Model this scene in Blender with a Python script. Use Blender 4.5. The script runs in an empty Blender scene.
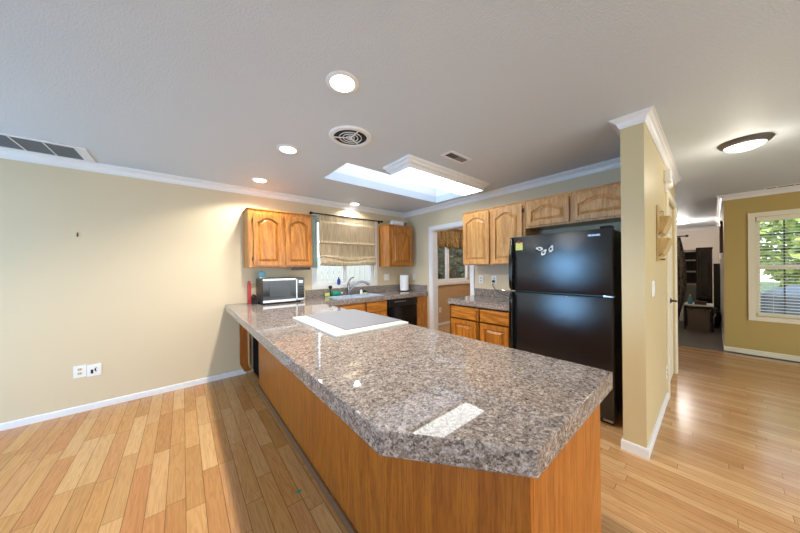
import bpy, bmesh, math, random
from mathutils import Vector, Matrix
random.seed(7)
S = bpy.context.scene
COL = S.collection
PI = math.pi

# ------------------------------------------------------------------ camera, world, big lights, exposure
f_px, cy_px, yaw, pit, rol, cam_h = 260.84, 268.23, .6947, -.0024, -.0118, 1.352
cd = bpy.data.cameras.new('camera'); cam = bpy.data.objects.new('camera', cd); COL.objects.link(cam)
Fv = Vector((math.sin(yaw)*math.cos(pit), math.cos(yaw)*math.cos(pit), math.sin(pit)))
Rv = Vector((math.cos(yaw), -math.sin(yaw), 0)); Uv = Rv.cross(Fv)
R2 = Rv*math.cos(rol)+Uv*math.sin(rol); U2 = Uv*math.cos(rol)-Rv*math.sin(rol)
M = Matrix.Identity(4)
for i in range(3):
    M[i][0] = R2[i]; M[i][1] = U2[i]; M[i][2] = -Fv[i]
M[2][3] = cam_h
cam.matrix_world = M
cd.sensor_fit = 'HORIZONTAL'; cd.sensor_width = 36; cd.lens = 36*f_px/800
cd.shift_y = (cy_px-266.5)/800; cd.clip_start = .02; cd.clip_end = 200
S.camera = cam

wd = bpy.data.worlds.new('world'); S.world = wd; wd.use_nodes = True
wn = wd.node_tree; wn.nodes.clear()
wo = wn.nodes.new('ShaderNodeOutputWorld'); wb = wn.nodes.new('ShaderNodeBackground')
wt = wn.nodes.new('ShaderNodeTexCoord'); ws = wn.nodes.new('ShaderNodeSeparateXYZ'); wr = wn.nodes.new('ShaderNodeValToRGB')
wr.color_ramp.elements[0].position = 0.0; wr.color_ramp.elements[0].color = (.92, .96, 1, 1)
wr.color_ramp.elements[1].position = .7; wr.color_ramp.elements[1].color = (.42, .66, 1, 1)
wn.links.new(wt.outputs['Generated'], ws.inputs[0]); wn.links.new(ws.outputs['Z'], wr.inputs[0])
wn.links.new(wr.outputs[0], wb.inputs[0]); wn.links.new(wb.outputs[0], wo.inputs[0])
wb.inputs[1].default_value = 2.6

def area(name, loc, rot, sx, sy, power, color):
    l = bpy.data.lights.new(name, 'AREA'); l.shape = 'RECTANGLE'; l.size = sx; l.size_y = sy
    l.energy = power; l.color = color
    o = bpy.data.objects.new(name, l); o.location = loc; o.rotation_euler = rot; COL.objects.link(o); return o
area('skylight_daylight', (2.25, 2.625, 2.93), (0, 0, 0), 1.85, .5, 6.5, (.80, .90, 1))
area('added_left_fill', (-3.9, 2.6, 1.2), (0, -PI/2, 0), 1.6, 1.6, 120, (.20, .54, 1))  # fill lamp added inside the unseen left window, blue for the refrigerator reflection
area('added_front_fill', (1.2, -3.9, 1.2), (PI/2, 0, 0), 6.3, 1.7, 118, (.86, .94, 1))  # out-of-view fill lamp, added to supply daylight from the front

sl = bpy.data.lights.new('sun', 'SUN'); sl.energy = 3.2; sl.angle = .01; sl.color = (1, .95, .85)
so = bpy.data.objects.new('sun', sl); COL.objects.link(so)
so.rotation_euler = Vector((.55, .35, -.95)).to_track_quat('-Z', 'Y').to_euler()
vs = S.view_settings
vs.view_transform = 'Standard'; vs.look = 'None'; vs.gamma = 1; vs.use_curve_mapping = False
vs.exposure = 0.3

# ------------------------------------------------------------------ materials
def L(r, g, b):
    def c(v):
        v /= 255
        return v/12.92 if v <= .04045 else ((v+.055)/1.055)**2.4
    return (c(r), c(g), c(b), 1)

class NT:
    def __init__(s, name):
        s.m = bpy.data.materials.new(name); s.m.use_nodes = True
        s.t = s.m.node_tree; s.t.nodes.clear()
        s.out = s.n('ShaderNodeOutputMaterial')
    def n(s, t, **k):
        x = s.t.nodes.new(t)
        for a, b in k.items(): setattr(x, a, b)
        return x
    def put(s, sock, v):
        if hasattr(v, 'is_output') or isinstance(v, bpy.types.NodeSocket): s.t.links.new(v, sock)
        else: sock.default_value = v
    def math(s, op, a, b=0.0, c=0.0):
        x = s.n('ShaderNodeMath', operation=op)
        for i, v in enumerate((a, b, c)): s.put(x.inputs[i], v)
        return x.outputs[0]
    def mix(s, fac, a, b, bt='MIX'):
        x = s.n('ShaderNodeMixRGB', blend_type=bt)
        s.put(x.inputs[0], fac); s.put(x.inputs[1], a); s.put(x.inputs[2], b); return x.outputs[0]
    def coord(s, scale=(1, 1, 1), loc=(0, 0, 0)):
        tc = s.n('ShaderNodeTexCoord'); mp = s.n('ShaderNodeMapping')
        s.t.links.new(tc.outputs['Object'], mp.inputs[0]); mp.inputs['Scale'].default_value = scale
        mp.inputs['Location'].default_value = loc; return mp.outputs[0]
    def noise(s, vec, scale, detail=3, rough=.5, dist=0):
        x = s.n('ShaderNodeTexNoise'); s.put(x.inputs['Vector'], vec)
        x.inputs['Scale'].default_value = scale; x.inputs['Detail'].default_value = detail
        x.inputs['Roughness'].default_value = rough; x.inputs['Distortion'].default_value = dist
        return x.outputs[0]
    def ramp(s, fac, stops, interp='LINEAR'):
        x = s.n('ShaderNodeValToRGB'); s.put(x.inputs[0], fac); cr = x.color_ramp; cr.interpolation = interp
        while len(cr.elements) < len(stops): cr.elements.new(.5)
        for e, (p, c) in zip(cr.elements, stops): e.position = p; e.color = c
        return x.outputs[0]
    def bump(s, h, strength=.2, dist=.01):
        x = s.n('ShaderNodeBump'); s.put(x.inputs['Height'], h)
        x.inputs['Strength'].default_value = strength; x.inputs['Distance'].default_value = dist; return x.outputs[0]
    def bsdf(s, color, rough=.5, metal=0, normal=None, **k):
        b = s.n('ShaderNodeBsdfPrincipled'); s.put(b.inputs['Base Color'], color)
        s.put(b.inputs['Roughness'], rough); b.inputs['Metallic'].default_value = metal
        if normal is not None: s.put(b.inputs['Normal'], normal)
        for a, v in k.items(): s.put(b.inputs[a.replace('_', ' ')], v)
        s.t.links.new(b.outputs[0], s.out.inputs[0]); return s.m

def plain(name, col, rough=.5, metal=0, bump=0, bscale=200, var=.06, **k):
    n = NT(name); v = n.coord()
    nz = n.noise(v, bscale*.15, 2)
    c = n.mix(n.math('MULTIPLY', nz, var*2), col, tuple(x*.55 for x in col[:3])+(1,))
    nm = n.bump(n.noise(v, bscale, 2), bump, .004) if bump else None
    return n.bsdf(c, rough, metal, nm, **k)

def glow(name, col, strength):
    n = NT(name); e = n.n('ShaderNodeEmission'); e.inputs[0].default_value = col; e.inputs[1].default_value = strength
    n.t.links.new(e.outputs[0], n.out.inputs[0]); return n.m

def glass(name, tint=(1, 1, 1, 1), refl=.10):
    n = NT(name); a = n.n('ShaderNodeBsdfTransparent'); a.inputs[0].default_value = tint
    g = n.n('ShaderNodeBsdfGlossy'); g.inputs['Roughness'].default_value = .03
    fr = n.n('ShaderNodeLayerWeight'); fr.inputs[0].default_value = .25
    mx = n.n('ShaderNodeMixShader'); n.t.links.new(n.math('MULTIPLY', fr.outputs['Fresnel'], refl*3), mx.inputs[0])
    n.t.links.new(a.outputs[0], mx.inputs[1]); n.t.links.new(g.outputs[0], mx.inputs[2])
    n.t.links.new(mx.outputs[0], n.out.inputs[0]); return n.m

def oak(name, axis, light, dark, rough=.32):
    n = NT(name)
    st = {'z': (1, 1, .055), 'x': (.055, 1, 1), 'y': (1, .055, 1)}[axis]
    v = n.coord(st)
    fine = n.noise(v, 130, 4, .65)
    vw = n.coord({'z': (1, 1, .10), 'x': (.10, 1, 1), 'y': (1, .10, 1)}[axis])
    big = n.noise(vw, 4.5, 2, .4, .25)
    rings = n.math('SINE', n.math('MULTIPLY', big, 75))
    rings = n.math('MULTIPLY_ADD', rings, .5, .5)
    f = n.math('ADD', n.math('MULTIPLY', fine, .8), n.math('MULTIPLY', rings, .14))
    c = n.ramp(f, [(.34, dark), (.62, light), (.85, tuple(min(1, x*1.12) for x in light[:3])+(1,))])
    pore = n.ramp(n.noise(v, 260, 2, .6), [(.33, (.55, .55, .55, 1)), (.46, (1, 1, 1, 1))])
    c = n.mix(.55, c, pore, 'MULTIPLY')
    return n.bsdf(c, rough, 0, n.bump(f, .06, .003))

def granite(name):
    n = NT(name); v = n.coord()
    def cells(sc):
        x = n.n('ShaderNodeTexVoronoi'); n.put(x.inputs['Vector'], v); x.inputs['Scale'].default_value = sc
        sp = n.n('ShaderNodeSeparateColor'); n.t.links.new(x.outputs['Color'], sp.inputs[0]); return sp.outputs[0]
    base = n.ramp(cells(105), [(0, L(74, 66, 62)), (.2, L(112, 101, 94)), (.45, L(146, 131, 122)), (.7, L(168, 154, 146)), (1, L(200, 190, 183))], 'LINEAR')
    fine = n.ramp(cells(230), [(0, L(52, 47, 45)), (.28, L(122, 110, 102)), (.6, L(158, 144, 135)), (1, L(216, 208, 202))], 'LINEAR')
    c = n.mix(.45, base, fine)
    bl = n.ramp(n.noise(v, 26, 3, .6), [(.35, (.66, .64, .62, 1)), (.65, (.92, .90, .88, 1))])
    c = n.mix(.8, c, bl, 'MULTIPLY')
    return n.bsdf(c, .02, 0, None, Specular_IOR_Level=.5)

def planks(name, w, ln, cols, gap=.0016, rough=.22):
    n = NT(name); tc = n.n('ShaderNodeTexCoord'); sp = n.n('ShaderNodeSeparateXYZ'); n.t.links.new(tc.outputs['Object'], sp.inputs[0])
    X, Y = sp.outputs[0], sp.outputs[1]
    xs = n.math('DIVIDE', X, w); row = n.math('FLOOR', xs)
    wn_ = n.n('ShaderNodeTexWhiteNoise', noise_dimensions='1D'); n.put(wn_.inputs['W'], n.math('ADD', row, .37))
    ys = n.math('ADD', n.math('DIVIDE', Y, ln), n.math('MULTIPLY', wn_.outputs[0], 7.3)); colm = n.math('FLOOR', ys)
    cb = n.n('ShaderNodeCombineXYZ'); n.put(cb.inputs[0], row); n.put(cb.inputs[1], colm)
    w2 = n.n('ShaderNodeTexWhiteNoise', noise_dimensions='2D'); n.t.links.new(cb.outputs[0], w2.inputs['Vector'])
    r = w2.outputs[0]
    base = n.ramp(r, [(i/(len(cols)-1), c) for i, c in enumerate(cols)])
    # grain, shifted from plank to plank
    cv = n.n('ShaderNodeCombineXYZ'); n.put(cv.inputs[0], X); n.put(cv.inputs[1], n.math('MULTIPLY', Y, .07)); n.put(cv.inputs[2], n.math('MULTIPLY', r, 9))
    g = n.noise(cv.outputs[0], 90, 4, .6); g2 = n.noise(cv.outputs[0], 18, 3, .5, 1.5)
    ring = n.math('MULTIPLY_ADD', n.math('SINE', n.math('MULTIPLY', g2, 45)), .5, .5)
    gr = n.ramp(n.math('ADD', n.math('MULTIPLY', g, .75), n.math('MULTIPLY', ring, .25)), [(.3, (.70, .62, .52, 1)), (.62, (1, 1, 1, 1))])
    c = n.mix(.6, base, gr, 'MULTIPLY')
    fx = n.math('FRACT', xs); fy = n.math('FRACT', ys)
    ex = n.math('MULTIPLY', n.math('MINIMUM', fx, n.math('SUBTRACT', 1, fx)), w)
    ey = n.math('MULTIPLY', n.math('MINIMUM', fy, n.math('SUBTRACT', 1, fy)), ln)
    e = n.math('MINIMUM', ex, ey); isg = n.math('LESS_THAN', e, gap)
    c = n.mix(n.math('MULTIPLY', isg, .72), c, L(70, 38, 16))
    return n.bsdf(c, n.math('ADD', n.math('MULTIPLY', g, .12), rough-.05), 0, n.bump(n.math('SUBTRACT', 1, isg), .25, .002))

def paint(name, col, rough=.55, b=.12):
    n = NT(name); v = n.coord()
    return n.bsdf(n.mix(n.math('MULTIPLY', n.noise(v, 3, 2), .06), col, tuple(x*.8 for x in col[:3])+(1,)), rough, 0, n.bump(n.noise(v, 110, 3, .6), b, .004))

MT = {}
MT['ceil'] = paint('ceiling_paint', L(207, 216, 224), .55, .6)
MT['wallA'] = paint('cream_paint', L(216, 197, 163))
MT['wallP'] = paint('warm_cream_paint', L(206, 186, 142), .42)
MT['wallH'] = paint('mustard_paint', L(186, 160, 92))
MT['wallF'] = paint('pale_paint', L(226, 214, 200))
MT['wallD'] = paint('tan_paint', L(190, 156, 116))
MT['white'] = plain('white_trim', L(236, 234, 232), .35)
MT['cream'] = plain('cream_trim', L(238, 228, 200), .35)
MT['doorw'] = plain('cream_door_paint', L(240, 230, 205), .35)
MT['granite'] = granite('speckled_laminate')
OAKL, OAKD = L(202, 134, 54), L(152, 90, 28)
for a in 'xyz': MT['oak'+a] = oak('honey_oak_'+a, a, OAKL, OAKD)
OBL, OBD = L(240, 184, 116), L(204, 142, 78)
for a in 'xyz': MT['pal'+a] = oak('pale_oak_'+a, a, OBL, OBD)
MT['pen'] = oak('orange_oak_veneer', 'z', L(184, 106, 28), L(150, 78, 14), .35)
MT['penend'] = oak('orange_oak_veneer_end', 'z', L(192, 116, 38), L(156, 84, 20), .35)
MT['toe'] = plain('dark_toe_trim', L(120, 82, 52), .5)
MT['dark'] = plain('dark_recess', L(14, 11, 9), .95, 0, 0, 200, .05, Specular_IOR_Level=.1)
MT['floorL'] = planks('wide_oak_planks', .088, .66, [L(176, 118, 64), L(196, 142, 82), L(204, 152, 92), L(190, 128, 76), L(210, 164, 108), L(184, 130, 72)])
MT['floorR'] = planks('narrow_oak_strips', .064, .85, [L(192, 140, 90), L(212, 166, 114), L(202, 152, 100), L(220, 178, 128), L(196, 146, 96)], .0011, .2)
MT['carpet'] = plain('grey_carpet', L(128, 116, 106), .95, 0, .9, 260, .3)
MT['blackp'] = plain('black_plastic', L(18, 18, 19), .3)
MT['blackg'] = plain('black_gloss', L(10, 10, 11), .12)
MT['blackm'] = plain('black_matte', L(26, 25, 25), .6)
n = NT('fridge_pebbled_black'); v = n.coord()
MT['fridge'] = n.bsdf(n.ramp(n.noise(v, 220, 2), [(.4, L(9, 10, 12)), (.7, L(40, 44, 50))]), .16, 0, n.bump(n.noise(v, 170, 2, .6), .22, .004), Specular_IOR_Level=.8)  # paler speckle in the base colour stands in for glints on the pebbles
MT['steel'] = plain('brushed_steel', L(190, 190, 192), .28, .9)
MT['sinkm'] = plain('sink_enamel', L(196, 208, 222), .2, .2)
MT['chrome'] = plain('faucet_chrome', L(150, 152, 156), .18, .95)
MT['plate'] = plain('white_plastic', L(240, 239, 235), .35)
MT['beigep'] = plain('ivory_socket', L(214, 200, 160), .4)
MT['cookw'] = plain('white_enamel', L(230, 227, 214), .35)
MT['cookg'] = plain('grey_ceramic_glass', L(126, 127, 132), .5, 0, .05, 500, Specular_IOR_Level=.25)
n = NT('satin_beige_fabric'); v = n.coord((1, 1, .08))
MT['shade'] = n.bsdf(n.ramp(n.noise(v, 60, 3), [(.3, L(178, 156, 122)), (.7, L(216, 198, 164))]), .5, 0, n.bump(n.noise(n.coord(), 28, 3), .3, .01), Sheen_Weight=.2)
n = NT('striped_valance_fabric'); v = n.coord((1, 1, .02)); z_ = n.noise(v, 36, 2)
MT['valance'] = n.bsdf(n.mix(n.ramp(n.noise(n.coord(), 45, 3), [(.45, (0, 0, 0, 1)), (.6, (1, 1, 1, 1))]), n.ramp(z_, [(.35, L(70, 46, 22)), (.5, L(186, 146, 78)), (.65, L(104, 70, 34))]), L(58, 40, 24)), .8)
n = NT('patterned_drape_fabric'); v = n.coord((1, 1, .25))
MT['drape'] = n.bsdf(n.ramp(n.noise(v, 22, 3, .6, 1), [(.36, L(48, 40, 36)), (.5, L(150, 136, 120)), (.62, L(70, 58, 50))]), .8)
MT['sheer'] = plain('pale_teal_fabric', L(176, 204, 198), .8, 0, 0, 200, .5)
MT['darkwood'] = oak('espresso_wood', 'z', L(78, 60, 48), L(48, 36, 28), .4)
MT['framew'] = oak('walnut_wood', 'z', L(112, 70, 44), L(70, 40, 24), .4)
MT['holder'] = oak('pine_wood', 'z', L(214, 186, 134), L(186, 154, 100), .45)
MT['binf'] = plain('taupe_fabric', L(134, 116, 102), .9, 0, .4, 300)
MT['red'] = plain('red_plastic', L(196, 26, 28), .35)
MT['teal'] = plain('teal_plastic', L(110, 168, 184), .35)
MT['green'] = plain('green_plastic', L(20, 150, 116), .4)
MT['dgreen'] = plain('dark_green_plastic', L(16, 54, 44), .4)
MT['yellow'] = plain('lime_sponge', L(206, 220, 120), .8)
MT['blue'] = plain('blue_plastic', L(22, 62, 150), .35)
MT['paper'] = plain('white_paper', L(244, 243, 240), .85, 0, .1, 150)
MT['note'] = plain('yellow_note', L(222, 226, 130), .8)
MT['bronze'] = plain('grey_bronze', L(86, 80, 74), .45, .3)
MT['blindm'] = plain('white_blind', L(238, 234, 224), .45)
MT['grille'] = plain('grey_grille_mesh', L(128, 128, 126), .6)
MT['leaf'] = None
def leafm(name, a, b, tr=.3):
    n = NT(name); v = n.coord()
    c = n.ramp(n.noise(v, 9, 3), [(.3, a), (.7, b)])
    return n.bsdf(c, .6, 0, None)
MT['leafdark'] = leafm('dark_leaf', L(16, 36, 30), L(62, 96, 72))
MT['leafspring'] = leafm('spring_leaf', L(120, 150, 50), L(214, 220, 120))
MT['bark'] = plain('bark', L(84, 66, 50), .9, 0, .6, 60)
MT['grass'] = plain('lawn', L(96, 112, 62), .95, 0, .5, 90, .3)
MT['fence'] = plain('weathered_fence', L(226, 224, 214), .8, 0, .1, 60)
MT['concrete'] = plain('concrete', L(140, 136, 128), .9, 0, .2, 60)
MT['cover'] = plain('blue_grey_cover', L(98, 110, 122), .7, 0, .3, 40)
MT['glass'] = glass('window_glass')
MT['glassd'] = glass('dark_door_glass', (.5, .5, .5, 1), .3)
MT['micglass'] = plain('microwave_window', L(44, 44, 46), .2)
MT['lensw'] = glow('can_light_lens', (1, .98, .94, 1), 7)
MT['tube'] = glow('fluorescent_diffuser', (.95, 1, .98, 1), 5.5)
MT['dome'] = glow('dome_diffuser', (1, .95, .86, 1), 2.4)
n = NT('diffusing_acrylic'); tr_ = n.n('ShaderNodeBsdfTranslucent'); tr_.inputs[0].default_value = (.50, .55, .62, 1)
n.t.links.new(tr_.outputs[0], n.out.inputs[0]); MT['acrylic'] = n.m
MT['silver'] = plain('badge_silver', L(214, 216, 220), .3, .7)

# ------------------------------------------------------------------ mesh helpers
class B:
    def __init__(s): s.bm = bmesh.new()
    def box(s, x0, x1, y0, y1, z0, z1, bev=0):
        t = bmesh.new()
        vs_ = [t.verts.new((x, y, z)) for z in (z0, z1) for y in (y0, y1) for x in (x0, x1)]
        for q in ((0, 2, 3, 1), (4, 5, 7, 6), (0, 1, 5, 4), (2, 6, 7, 3), (0, 4, 6, 2), (1, 3, 7, 5)): t.faces.new([vs_[i] for i in q])
        if bev: bmesh.ops.bevel(t, geom=t.edges[:], offset=bev, segments=2, affect='EDGES', profile=.6)
        s.add(t); return s
    def add(s, t):
        bmesh.ops.recalc_face_normals(t, faces=t.faces[:])
        me = bpy.data.meshes.new('tmp'); t.to_mesh(me); t.free(); s.bm.from_mesh(me); bpy.data.meshes.remove(me)
    def poly(s, loops, mapf, w0, w1):
        """closed 2D loops (outer and holes) extruded between w0 and w1 and mapped to 3D"""
        t = bmesh.new(); es = []
        for lp in loops:
            vv = [t.verts.new((u, v, 0)) for u, v in lp]
            es += [t.edges.new((vv[i], vv[(i+1) % len(vv)])) for i in range(len(vv))]
        if len(loops) == 1: t.faces.new(t.verts[:])
        else: bmesh.ops.triangle_fill(t, use_beauty=True, use_dissolve=False, edges=es)
        r = bmesh.ops.extrude_face_region(t, geom=t.faces[:])
        for e in r['geom']:
            if isinstance(e, bmesh.types.BMVert): e.co.z = 1
        for v in t.verts: v.co = Vector(mapf(v.co.x, v.co.y, w0 if v.co.z < .5 else w1))
        s.add(t); return s
    def rings(s, rings, close=True, cap=True):
        t = bmesh.new(); rr = [[t.verts.new(p) for p in r] for r in rings]
        for a, b in zip(rr, rr[1:]):
            n_ = len(a)
            for i in range(n_ if close else n_-1):
                j = (i+1) % n_
                t.faces.new((a[i], a[j], b[j], b[i]))
        if cap and close:
            t.faces.new(rr[0][::-1]); t.faces.new(rr[-1])
        s.add(t); return s
    def lathe(s, prof, c, axis='z', n=32, cap=True):
        def p(r, h, a):
            u, v = r*math.cos(a), r*math.sin(a)
            return {'z': (c[0]+u, c[1]+v, c[2]+h), 'x': (c[0]+h, c[1]+u, c[2]+v), 'y': (c[0]+u, c[1]+h, c[2]+v)}[axis]
        return s.rings([[p(max(r, 1e-4), h, 2*PI*i/n) for i in range(n)] for r, h in prof], True, cap)
    def tube(s, pts, r, n=8):
        pts = [Vector(p) for p in pts]; rs = r if isinstance(r, (list, tuple)) else [r]*len(pts)
        out = []; ref = None
        for i, p in enumerate(pts):
            d = (pts[min(i+1, len(pts)-1)]-pts[max(i-1, 0)]).normalized()
            if ref is None: ref = d.orthogonal().normalized()
            ref = (ref-d*ref.dot(d)).normalized(); q = d.cross(ref)
            out.append([p+(ref*math.cos(2*PI*k/n)+q*math.sin(2*PI*k/n))*rs[i] for k in range(n)])
        return s.rings(out)
    def sphere(s, c, r, sc=(1, 1, 1), n=16):
        return s.rings([[(c[0]+r*sc[0]*math.sin(t)*math.cos(2*PI*i/n), c[1]+r*sc[1]*math.sin(t)*math.sin(2*PI*i/n), c[2]+r*sc[2]*math.cos(t)) for i in range(n)]
                        for t in [max(.02, min(PI-.02, PI*k/10)) for k in range(11)]])
    def grid(s, f, nu, nv):
        t = bmesh.new(); g = [[t.verts.new(f(i/nu, j/nv)) for j in range(nv+1)] for i in range(nu+1)]
        for i in range(nu):
            for j in range(nv): t.faces.new((g[i][j], g[i+1][j], g[i+1][j+1], g[i][j+1]))
        s.add(t); return s
    def build(s, name, mat, parent=None, smooth=False, off=None):
        if parent is not None and off is None: off = ROOT(parent).location
        if off is not None:
            for v in s.bm.verts: v.co -= Vector(off)
        me = bpy.data.meshes.new(name); s.bm.to_mesh(me); s.bm.free()
        o = bpy.data.objects.new(name, me); COL.objects.link(o)
        for m in (mat if isinstance(mat, list) else [mat]): me.materials.append(MT[m] if isinstance(m, str) else m)
        if parent is not None: o.parent = parent
        elif off is not None: o.location = off
        if smooth:
            for p in me.polygons: p.use_smooth = True
            try: me.set_sharp_from_angle(angle=.7)
            except Exception: pass
        return o
def ROOT(o):
    while o.parent: o = o.parent
    return o
def thing(name, label, cat, loc, group=None):
    o = bpy.data.objects.new(name, None); o.empty_display_size = .05; o.location = loc; COL.objects.link(o)
    return tag(o, label, cat, group)
def tag(o, label, cat, group=None):
    o['label'] = label; o['category'] = cat
    if group: o['group'] = group
    return o
def struct(b, name, mat, label=None):
    o = b.build(name, mat); o['kind'] = 'structure'
    if label: o['label'] = label
    return o
def soft(o, w=.004, seg=2):
    m = o.modifiers.new('bevel', 'BEVEL'); m.width = w; m.segments = seg; m.limit_method = 'ANGLE'; m.angle_limit = .6; return o

# ------------------------------------------------------------------ dimensions
YA, XB, H = 3.905, 3.381, 2.41
YP, XP, XE = .303, 2.474, 4.80        # partition: face, end, far end
XW = 6.483                            # window wall
YH = -.11                             # hall wall
YD = 4.06                             # dining window wall
T = .12

# ------------------------------------------------------------------ structure
b = B(); b.box(-4, .98, -4, YA+.05, -.05, 0); struct(b, 'floor', 'floorL', 'wide oak planks of the living side')
b = B(); b.box(.98, 6.36, -4, YD+.1, -.05, 0); struct(b, 'floor_hall', 'floorR', 'narrow oak strips of the kitchen and hall')
b = B(); b.box(6.36, 11.6, -.22, 1.42, -.05, .004); struct(b, 'floor_carpet', 'carpet', 'grey carpet of the far room')

SX0, SX1, SY0, SY1 = 1.278, 3.215, 2.345, 2.905
b = B()
b.poly([[(-4.1, -4.1), (6.62, -4.1), (6.62, -.24), (11.7, -.24), (11.7, 4.3), (-4.1, 4.3)], [(SX0, SY0), (SX1, SY0), (SX1, SY1), (SX0, SY1)]], lambda u, v, w: (u, v, w), H, H+.1)
struct(b, 'ceiling', 'ceil')
b = B()
b.box(SX0-.03, SX0, SY0-.03, SY1+.03, H+.1, H+.55); b.box(SX1, SX1+.03, SY0-.03, SY1+.03, H+.1, H+.55)
b.box(SX0, SX1, SY0-.03, SY0, H+.1, H+.55); b.box(SX0, SX1, SY1, SY1+.03, H+.1, H+.55)
w1 = struct(b, 'window_1', 'white', 'skylight shaft in the kitchen ceiling')
b = B(); b.box(SX0-.03, SX1+.03, SY0-.03, SY1+.03, H+.55, H+.57); g = b.build('pane', 'acrylic'); g.parent = w1

def wall_y(y0, y1, x0, x1, hole=None, z1=H):
    b = B()
    if not hole: return b.box(x0, x1, y0, y1, 0, z1)
    a, c, d, e = hole
    b.box(x0, a, y0, y1, 0, z1); b.box(c, x1, y0, y1, 0, z1)
    if d > 0: b.box(a, c, y0, y1, 0, d)
    return b.box(a, c, y0, y1, e, z1)
def wall_x(x0, x1, y0, y1, hole=None, z1=H):
    b = B()
    if not hole: return b.box(x0, x1, y0, y1, 0, z1)
    a, c, d, e = hole
    b.box(x0, x1, y0, a, 0, z1); b.box(x0, x1, c, y1, 0, z1)
    if d > 0: b.box(x0, x1, a, c, 0, d)
    return b.box(x0, x1, a, c, e, z1)
WA = (1.56, 2.645, 1.095, 2.12)
struct(wall_y(YA, YA+.14, -4, XB+.0, WA), 'wall_back', 'wallA')
DO = (2.37, 3.165, 0, 2.0)
struct(wall_x(XB, XB+T, YP+.127, YA+.14, DO), 'wall_right', 'wallA')
struct(wall_y(YP, YP+.127, XP, XE, (3.80, 4.66, 0, 2.04)), 'wall_partition', 'wallP')
DW = (4.47, 5.72, 1.02, 2.05)
struct(wall_y(YD, YD+.14, XB+T, 6.36, DW), 'wall_dining', 'wallD')
struct(wall_x(6.24, 6.36, 1.42, YD), 'wall_dining_side', 'wallD')
struct(wall_x(XE-.12, XE, YP+.127, 1.42), 'wall_hall_return', 'wallP')
struct(wall_y(1.30, 1.42, XE, 11.6), 'wall_far_side', 'wallF')
HW = (-1.42, -.40, .575, 2.03)
struct(wall_x(XW, XW+T, -4, YH-.12, HW), 'wall_hall', 'wallH')
b = B(); b.box(XW, 11.6, YH-.12, YH, 0, H); struct(b, 'wall_hall_side', 'wallF')
b = B(); b.box(XW-.003, XW, YH-.12, YH, 0, H); struct(b, 'trim_1', 'wallH', 'painted end of the hall wall')
struct(wall_x(11.5, 11.62, YH, 1.30), 'wall_far', 'wallF')
struct(wall_x(-4.12, -4, -4, YA+.14, (1.75, 3.45, .35, 2.05)), 'wall_left', 'wallA')
struct(wall_y(-4.12, -4, -4, XW+T, (-2.0, 4.4, .3, 2.1)), 'wall_front', 'wallA')

# crown moulding swept along each run of wall
CROWN = [(0, -.078), (.009, -.078), (.009, -.068), (.015, -.064), (.017, -.054), (.022, -.040), (.032, -.028), (.046, -.021), (.050, -.016), (.056, -.014), (.056, -.008), (.070, -.008), (.070, 0), (0, 0)]
def sweep(path, norms, prof, zt):
    rg = []
    for i, p in enumerate(path):
        n1 = norms[max(i-1, 0)]; n2 = norms[min(i, len(norms)-1)]
        off = Vector((n1[0], n1[1])) if n1 == n2 else Vector((n1[0]+n2[0], n1[1]+n2[1]))
        rg.append([(p[0]+off.x*d, p[1]+off.y*d, zt+z) for d, z in prof])
    return B().rings(rg)
struct(sweep([(-4, YA), (XB, YA), (XB, YP+.127)], [(0, -1), (-1, 0)], CROWN, H), 'trim_2', 'white', 'white crown moulding along the kitchen walls')
struct(sweep([(XB, YP+.127), (XP, YP+.127), (XP, YP), (XE, YP)], [(0, 1), (-1, 0), (0, -1)], [(d*.8, z*.85) for d, z in CROWN], H), 'trim_3', 'white', 'white crown moulding around the partition end')
struct(sweep([(XW, -4), (XW, YH), (11.5, YH), (11.5, 1.3)], [(-1, 0), (0, 1), (-1, 0)], CROWN, H), 'trim_4', 'white', 'white crown moulding around the hall window wall')
BASE = [(0, 0), (.012, 0), (.012, .05), (.009, .058), (0, .06)]
def baseboard(path, norms, name, mat='white', prof=BASE):
    return struct(sweep(path, norms, prof, 0), name, mat)
baseboard([(-4, YA), (.62, YA)], [(0, -1)], 'baseboard_back')
B2 = [(0, 0), (.012, 0), (.012, .062), (.009, .07), (0, .072)]
baseboard([(2.72, YP+.127), (XP, YP+.127), (XP, YP), (3.72, YP)], [(0, 1), (-1, 0), (0, -1)], 'baseboard_partition', 'white', B2)
baseboard([(XW, -4), (XW, YH), (11.5, YH)], [(-1, 0), (0, 1)], 'baseboard_hall', 'cream', B2)
baseboard([(XB+T+.06, YD), (6.24, YD)], [(0, -1)], 'baseboard_dining')

# doorway casing in the right wall
b = B(); x = XB
b.box(x-.018, x, 3.165, 3.235, 0, 2.07, .004); b.box(x-.018, x, 2.30, 2.37, 0, 2.07, .004); b.box(x-.018, x, 2.37, 3.165, 2.0, 2.07, .004)
b.box(x-.004, x+T+.004, 3.153, 3.165, 0, 2.0); b.box(x-.004, x+T+.004, 2.37, 2.382, 0, 2.0); b.box(x-.004, x+T+.004, 2.382, 3.153, 1.988, 2.0)
struct(b, 'trim_5', 'white', 'white casing of the doorway to the dining room')

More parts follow.
